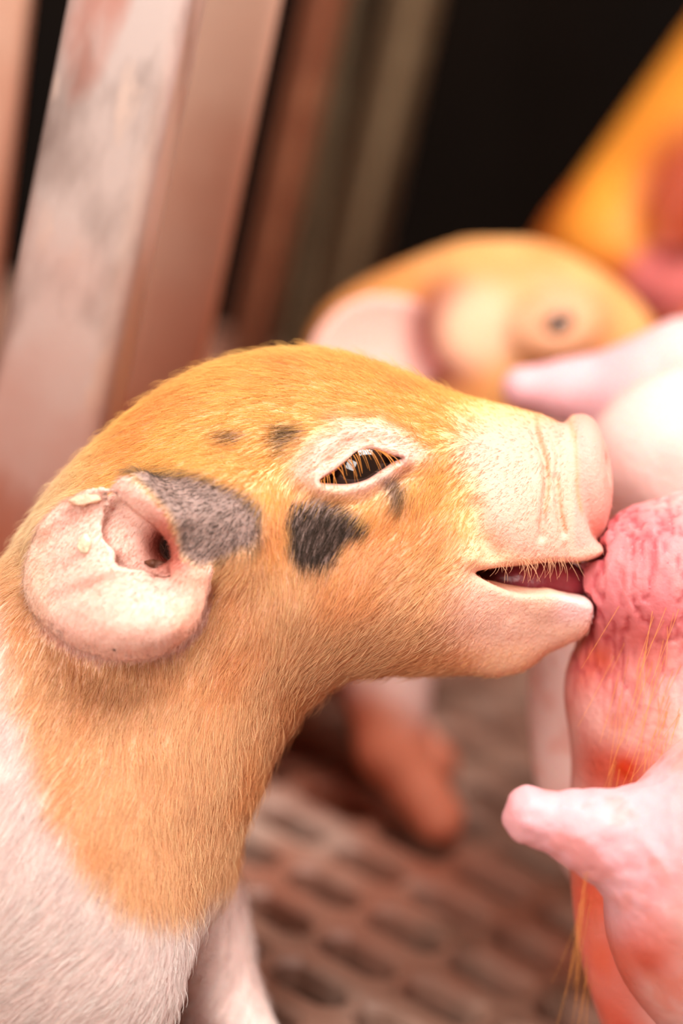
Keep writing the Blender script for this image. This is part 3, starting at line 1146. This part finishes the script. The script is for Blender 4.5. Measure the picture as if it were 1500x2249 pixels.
# eyelashes -----------------------------------------------------------
ep = spline([(706, 1052), (733, 1032), (768, 1006), (798, 989), (828, 988), (856, 999)], 12, closed=False)
NL = 32
idx = np.linspace(0, len(ep) - 1, NL)
eb = np.stack([np.interp(idx, np.arange(len(ep)), ep[:, q]) for q in (0, 1)], -1) + rng.normal(0, 1.2, (NL, 2))
ez = np.array([depth_at(a, b - 3, skull) for a, b in eb]) + 2
K = 6
t = np.linspace(0, 1, K)
ll = rng.uniform(28, 66, NL) * (0.65 + 0.35 * np.sin(np.linspace(0.3, math.pi - 0.3, NL)))
dr = np.stack([np.interp(np.linspace(0, 1, NL), [0, 1], [0.10, 0.75]), np.full(NL, 0.85)], -1) + rng.normal(0, 0.10, (NL, 2))
lp = np.zeros((NL, K, 3))
for i in range(NL):
    a = LP(*eb[i], ez[i])
    lp[i, :, 0] = a[0] + dr[i, 0] * ll[i] * t
    lp[i, :, 1] = a[1] + ll[i] * (dr[i, 1] * t - 0.12 * np.sin(t * math.pi))
    lp[i, :, 2] = a[2] + ll[i] * (0.55 * t - 0.35 * t * t)
lo_ = hair_obj('eyelashes', lp, np.tile(0.95 * (1 - 0.75 * t), (NL, 1)), np.tile(lin(232, 152, 70), (NL, 1)) * rng.uniform(0.7, 1.25, (NL, 1)), M_HAIR, pig)
lo_['label'] = 'long golden eyelashes'

# lip whiskers
nw = 58
wx = np.clip(rng.normal(1165, 45, nw), 1088, 1265)
wy = np.interp(wx, [1085, 1200, 1270], [1240, 1230, 1228]) - rng.uniform(0, 14, nw)
wz = np.array([depth_at(a, b - 8, lambda q: skull(q)) for a, b in zip(wx, wy)]) - 4
wl = rng.uniform(14, 58, nw)
wp = np.zeros((nw, K, 3))
for i in range(nw):
    a = LP(wx[i], wy[i], wz[i])
    wp[i, :, 0] = a[0] + wl[i] * (rng.uniform(-.45, .6) * t + rng.uniform(-.1, .25) * np.sin(3 * t))
    wp[i, :, 1] = a[1] + wl[i] * t * 0.95
    wp[i, :, 2] = a[2] + wl[i] * (0.3 * t - 0.35 * t * t)
wo = hair_obj('whiskers', wp, np.tile(0.6 * (1 - 0.7 * t), (nw, 1)), np.tile(lin(240, 190, 150), (nw, 1)), M_HAIR, pig)
wo['label'] = 'pale bristles hanging from the upper lip'


# crusts in the ear and on the lips ------------------------------------
def crust(name, c, r, rot, col, seed, label):
    s_ = surface(lambda p: ell(p, c, r, rot) + 3.2 * fbm(p, 11, seed, 2), np.array(c) - max(r) * 1.5, np.array(c) + max(r) * 1.5, 4, newton=1)
    o_ = body_obj(name, s_, M_SKIN, pig, np.tile(col, (len(s_[0]), 1)) * (1 + 0.25 * noise(s_[0], 8, seed)[:, None]))
    o_['label'] = label
    return o_


def ear_pt(px, py, off=7):
    z = depth_at(px, py, piglet_sdf, 480)
    return LP(px, py, z + off)


crust('mud_crust', ear_pt(186, 1098), (36, 11, 8), rotz(-4), lin(236, 190, 160), 3, 'flaky pale crust on the upper ear')
crust('mud_crust', ear_pt(186, 1194), (14, 20, 10), rotz(10), lin(246, 222, 190), 8, 'small cream crust in the middle of the ear')
crust('mud_crust', ear_pt(345, 1240), (30, 10, 10), rotz(12), lin(104, 62, 44), 14, 'brown dirt plug at the ear canal')
crust('straw_crumb', LP(1292, 1222, 62), (34, 8, 12), rotz(-22), lin(240, 196, 120), 24, 'straw coloured crumb on the upper lip')
crust('straw_crumb', LP(1170, 1298, 100), (14, 7, 8), rotz(-30), lin(226, 180, 110), 29, 'straw coloured crumb on the lower lip')

# ------------------------------------------------------------------ second piglet
Z2 = -1700
OUT2 = np.array(LPs(spline([(655, 800), (690, 710), (760, 640), (900, 572), (1050, 522), (1180, 530), (1300, 585), (1390, 650), (1440, 720), (1450, 800), (1420, 860), (1300, 900), (1180, 930), (1080, 980), (1020, 1080),
                    (990, 1250), (960, 1400), (900, 1480), (800, 1500), (640, 1490), (500, 1480), (400, 1410), (350, 1290), (380, 1160), (450, 1070), (520, 1010), (590, 920)], 4), Z2))
F2 = inflate_fields(OUT2 - np.array([0, 0]), 14)
E2 = np.array(LPs(spline([(690, 730), (740, 672), (820, 640), (910, 650), (975, 690), (995, 750), (985, 800), (940, 860), (860, 900), (760, 900), (690, 850), (670, 790)], 4), Z2 + 330))
F_E2 = poly_field(E2, 8, 160)
LEG2 = []
for top, kn, ft in (((850, 1440, 130), (860, 1640, 130), (950, 1850, 130)), ((800, 1420, -190), (880, 1640, -220), (925, 1780, -220)), ((500, 1380, 150), (470, 1560, 150), (490, 1760, 150)), ((500, 1380, -150), (460, 1560, -150), (480, 1720, -150))):
    q = [LP(a, b, Z2 + c) for a, b, c in (top, kn)]
    e = P2W(LP(ft[0], ft[1], Z2 + ft[2]))
    e[2] = 0
    LEG2.append((q[0], q[1], W2P(e) + (W2P(PIV + np.array([0, 0, 1.0])) - W2P(PIV)) * 0.009))


def piglet2_sdf(p):
    q = p - np.array([0, 0, Z2])
    f = inflated(q, F2, 0.82 - 0.2 * sstep(1200, 1700, p[:, 0]))
    for i, (a, b, c) in enumerate(LEG2):
        f = smin(f, smin(cone(p, a, b, 130, 92), cone(p, b, c, 88, 70), 40), 50)
    az = np.abs(q[:, 2])
    de = F_E2(p[:, 0], p[:, 1])
    cx, cy = LP(900, 760, Z2 + 330)[:2]
    ze = 300 + 80 * ((p[:, 0] - cx) ** 2 + (p[:, 1] - cy) ** 2) / 260 ** 2
    f = smin(f, smax(np.abs(az - ze) * 0.85 - 18, de + 8, 20), 40)
    cx, cy = LP(965, 730, Z2 + 330)[:2]
    f = smax(f, -ell(np.stack([p[:, 0], p[:, 1], az], -1), (cx, cy, 350), (40, 75, 110), rotz(-12)), 24)
    cx, cy = LP(1226, 714, Z2 + 260)[:2]
    pe = np.stack([p[:, 0], p[:, 1], az], -1)
    f = smin(f, ell(pe, (cx, cy, 226), (120, 95, 44)), 60)
    f = smax(f, -ell(pe, (cx, cy, 300), (52, 26, 70), rotz(-25)), 20)
    return f


P2 = surface(piglet2_sdf, (-400, 380, -2240), (1700, 2400, -1160), 14.0)


def coat2(p, n):
    u, v = pattern_uv(p)
    w = 40 * fbm(p, 150, 15, 2)
    c = np.tile(lin(216, 144, 82), (len(p), 1))
    c = mixc(c, lin(226, 162, 100), sstep(0, .7, fbm(p, 200, 17, 2)))
    ear = (F_E2(p[:, 0], p[:, 1]) < 6) & (np.abs(p[:, 2] - Z2) > 270)
    c = mixc(c, lin(238, 184, 170), ear * 1.0)
    c = mixc(c, lin(120, 26, 16), sstep(120, 35, np.hypot(u - 978, (v - 740) * 0.62)))  # deep shadow of the ear hole, painted as dark red
    c = mixc(c, lin(220, 164, 134), 0.7 * sstep(150, 30, np.hypot(u - 1226, v - 714)))
    c = mixc(c, lin(232, 178, 142), sstep(140, 40, np.hypot(u - 1060, v - 720)))
    c = mixc(c, lin(246, 206, 196), sstep(1280, 1440, v + w))
    c = mixc(c, lin(216, 128, 98), sstep(1480, 1600, v + w - 0.45 * (u - 850)))
    return c


pig2 = thing('piglet', 'blurred orange piglet with pink ear suckling behind the sharp spotted one', 'piglet', tuple(P2W(on_floor(400, 1700, Z2))))
body_obj('body', P2, M_SKIN, pig2, coat2(P2[0], P2[2]))
for sgn in (1, -1):
    c = LP(1226, 714, Z2 + 235)
    sv, sf = uv_sphere((c[0], c[1], Z2 + 222 * sgn), 46)
    eo = mesh_obj('eye', P2W(sv), sf, M_EYE, pig2)
    eo['label'] = 'dark brown eye'

# ------------------------------------------------------------------ third piglet
Z3 = -2700


def piglet3_sdf(p):
    L3 = lambda a, b, c=0: LP(a, b, Z3 + c)
    f = cone(p, L3(1290, 640, -60), L3(1760, 140, -120), 230, 360)
    f = smin(f, ell(p, L3(1370, 560, 60), (240, 200, 220), rotz(30)), 90)
    f = smin(f, cone(p, L3(1400, 580, 90), L3(1452, 622, 130), 130, 92), 60)
    f = smin(f, ell(p, L3(1530, 420, 290), (120, 210, 40), rotz(35)), 40)
    for a, b in (((1500, 600, 100), (1540, 900, 60)), ((1560, 560, -150), (1600, 880, -150)), ((1900, 300, 100), (1950, 700, 60)), ((1950, 280, -180), (2000, 660, -180))):
        e = P2W(L3(*b))
        e[2] = 0
        ft = W2P(e) + (W2P(PIV + np.array([0, 0, 1.0])) - W2P(PIV)) * 0.01
        f = smin(f, cone(p, L3(*a), ft, 120, 80), 50)
    return f


P3 = surface(piglet3_sdf, (1000, -700, -3500), (2700, 2200, -2000), 20.0)


def coat3(p, n):
    u, v = pattern_uv(p)
    c = np.tile(lin(232, 146, 48), (len(p), 1))
    c = mixc(c, lin(206, 104, 30), sstep(0, .7, fbm(p, 220, 57, 2)))
    c = mixc(c, lin(160, 58, 18), sstep(190, 60, np.hypot(u - 1520, (v - 430) * 0.8)))
    c = mixc(c, lin(224, 120, 116), sstep(110, 60, np.hypot(u - 1460, v - 620)))
    return c


pig3 = thing('piglet', 'blurred deep orange piglet farthest along the udder, partly cut off by the frame', 'piglet', tuple(P2W(on_floor(1700, 300, Z3))))
body_obj('body', P3, M_SKIN, pig3, coat3(P3[0], P3[2]))

# ------------------------------------------------------------------ the sow
T_NEAR = [LP(1168, 1788, 430), LP(1330, 1835, 420), LP(1560, 1880, 380)]
T_FAR = [LP(1150, 852, -980), LP(1260, 860, -980), LP(1480, 850, -950)]


def sow_sdf(p):
    # flank: long body lying on its side, running away from the viewer
    f = ell(p, (2930, 1500, -900), (1420, 1500, 2300))
    # gland by the near teat
    f = smin(f, ell(p, LP(1780, 1960, 330), (440, 400, 330)), 120)
    # gland of the sucked teat: upright wall
    f = smin(f, ell(p, LP(1670, 1860, -110), (425, 740, 260)), 60)
    f = smin(f, ell(p, LP(1600, 1270, -60), (300, 200, 200)), 70)
    f = smin(f, ell(p, LP(1650, 1520, -90), (415, 330, 230)), 60)
    # glands further back
    f = smin(f, ell(p, LP(1675, 1560, -640), (560, 700, 300)), 60)
    f = smin(f, ell(p, LP(1700, 1040, -560), (470, 300, 260)), 80)
    f = smin(f, ell(p, LP(1740, 960, -950), (500, 340, 320)), 100)
    # teats
    t1 = smin(cone(p, T_NEAR[0], T_NEAR[1], 58, 84), cone(p, T_NEAR[1], T_NEAR[2], 84, 170), 60)
    f = smin(f, t1, 70)
    a, b, c = (1322, 1290, 0), (1420, 1275, -5), (1600, 1270, -30)
    t2 = smin(cone(p, a, b, 62, 150), cone(p, b, c, 155, 205), 50)
    f = smin(f, t2, 50)
    t3 = smin(cone(p, T_FAR[0], T_FAR[1], 56, 74), cone(p, T_FAR[1], T_FAR[2], 74, 150), 50)
    f = smin(f, t3, 80)
    # soft skin gives way to the mouths and snouts pressed against it
    f = near(f, p, (950, 700, -450), (1460, 1560, 450), lambda f, q: smax(f, 3 - piglet_sdf(q), 8))
    f = near(f, p, (950, 1150, -200), (1400, 1400, 200), lambda f, q: smax(f, 3 - tongue_sdf(q), 8))
    f = near(f, p, (900, 300, -2200), (1800, 1500, -1150), lambda f, q: smax(f, 8 - piglet2_sdf(q), 16))
    return near(f, p, (1000, -600, -3500), (2400, 2200, -2000), lambda f, q: smax(f, 8 - piglet3_sdf(q), 16))


def sow_bump(p):
    cr = np.stack([p[:, 0] * 2.0, p[:, 1] * 0.45, p[:, 2]], -1)
    m2 = sstep(60, -10, ell(p, (1420, 1290, 0), (190, 230, 220)))
    r2 = 1 - np.abs(fbm(cr, 36, 61, 2))
    t1 = np.minimum(cone(p, T_NEAR[0], T_NEAR[1], 58, 84), cone(p, T_NEAR[1], T_NEAR[2], 84, 170))
    return -m2 * 6.5 * sstep(0.6, 1.0, r2) - sstep(120, 0, t1) * 5 * fbm(p, 36, 71, 2) - 7 * fbm(p, 160, 81, 2)


SOW = surface(sow_sdf, (1060, -400, -3000), (2350, 2700, 760), 9.5, bump=sow_bump)
print('sow', len(SOW[0]), len(SOW[1]))


def sow_coat(p, n):
    c = np.tile(lin(241, 200, 192), (len(p), 1))
    c = mixc(c, lin(238, 176, 168), 0.7 * sstep(0.0, 0.8, fbm(p, 260, 91, 3)))
    k1 = np.linalg.norm((p - np.array([1400, 1290, 0])) / np.array([210, 250, 260]), axis=1)
    red = 1 - sstep(0.55, 1.45, k1 + 0.2 * fbm(p, 90, 63, 2))
    cr = np.stack([p[:, 0] * 2.0, p[:, 1] * 0.45, p[:, 2]], -1)
    vein = sstep(0.62, 0.97, 1 - np.abs(fbm(cr, 36, 61, 2)))
    c = mixc(c, lin(214, 116, 122), red * 0.95)
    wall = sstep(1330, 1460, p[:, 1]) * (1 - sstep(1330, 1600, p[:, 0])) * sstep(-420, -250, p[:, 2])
    c = mixc(c, lin(196, 84, 66), 0.95 * wall * (0.7 + 0.5 * fbm(p, 120, 97, 2)))  # reddish shade of the udder wall, painted into the skin colour
    c = mixc(c, lin(180, 66, 74), red * vein * 0.8)
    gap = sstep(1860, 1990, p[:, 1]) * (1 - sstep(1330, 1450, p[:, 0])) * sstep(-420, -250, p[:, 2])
    c = mixc(c, lin(226, 92, 60), 0.75 * gap * (0.75 + 0.6 * fbm(p, 140, 98, 2)))  # orange-red shadow below the near teat, put into the skin colour
    for tt, rr in ((T_NEAR, 190), (T_FAR, 170)):
        d = np.minimum(cone(p, tt[0], tt[1], 0, 0), cone(p, tt[1], tt[2], 0, 0))
        c = mixc(c, lin(236, 176, 184), 0.85 * sstep(rr + 60, rr - 60, d))
    bl = sstep(0.25, 0.6, fbm(p, 60, 95, 3)) * sstep(1200, 1700, p[:, 1])
    c = mixc(c, lin(222, 112, 80), 0.3 * bl)
    return np.clip(c, 0, 1)


sow_base = P2W(on_floor(2300, 2000, -800))
sow = thing('sow', 'huge pink sow lying with swollen udder and three teats towards the piglets', 'sow', tuple(sow_base))
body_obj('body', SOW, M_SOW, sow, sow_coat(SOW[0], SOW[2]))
# long bristles on the udder
nb_ = 90
strands = []
K = 7
t = np.linspace(0, 1, K)
for i in range(nb_):
    if i < 62:
        px, py = rng.uniform(1345, 1500), rng.uniform(1330, 1720)
        L, dx, dy = rng.uniform(60, 190), rng.normal(-0.30, 0.14), 1.0
    else:
        px, py = rng.uniform(1262, 1300), rng.uniform(1900, 2200)
        L, dx, dy = rng.uniform(110, 260), rng.normal(-0.12, 0.10), 1.0
    z = np.arange(500, -500, -4.0)
    pt = np.stack([LP(px, py, q) for q in z])
    hv = sow_sdf(pt) < 0
    if not hv.any():
        continue
    z0 = z[np.argmax(hv)]
    a = LP(px, py, z0)
    c = np.zeros((K, 3))
    c[:, 0] = a[0] + L * (dx * t + rng.normal(0, .05) * t * t)
    c[:, 1] = a[1] + L * dy * t
    c[:, 2] = a[2] + L * (0.30 * t - 0.2 * t * t) + 1
    strands.append(c)
strands = np.array(strands)
bo = hair_obj('bristles', strands, np.tile(0.5 * (1 - 0.6 * t), (len(strands), 1)), np.tile(lin(240, 170, 90), (len(strands), 1)) * rng.uniform(0.8, 1.2, (len(strands), 1)), M_HAIR, sow)
bo['label'] = 'long golden bristles on the udder'
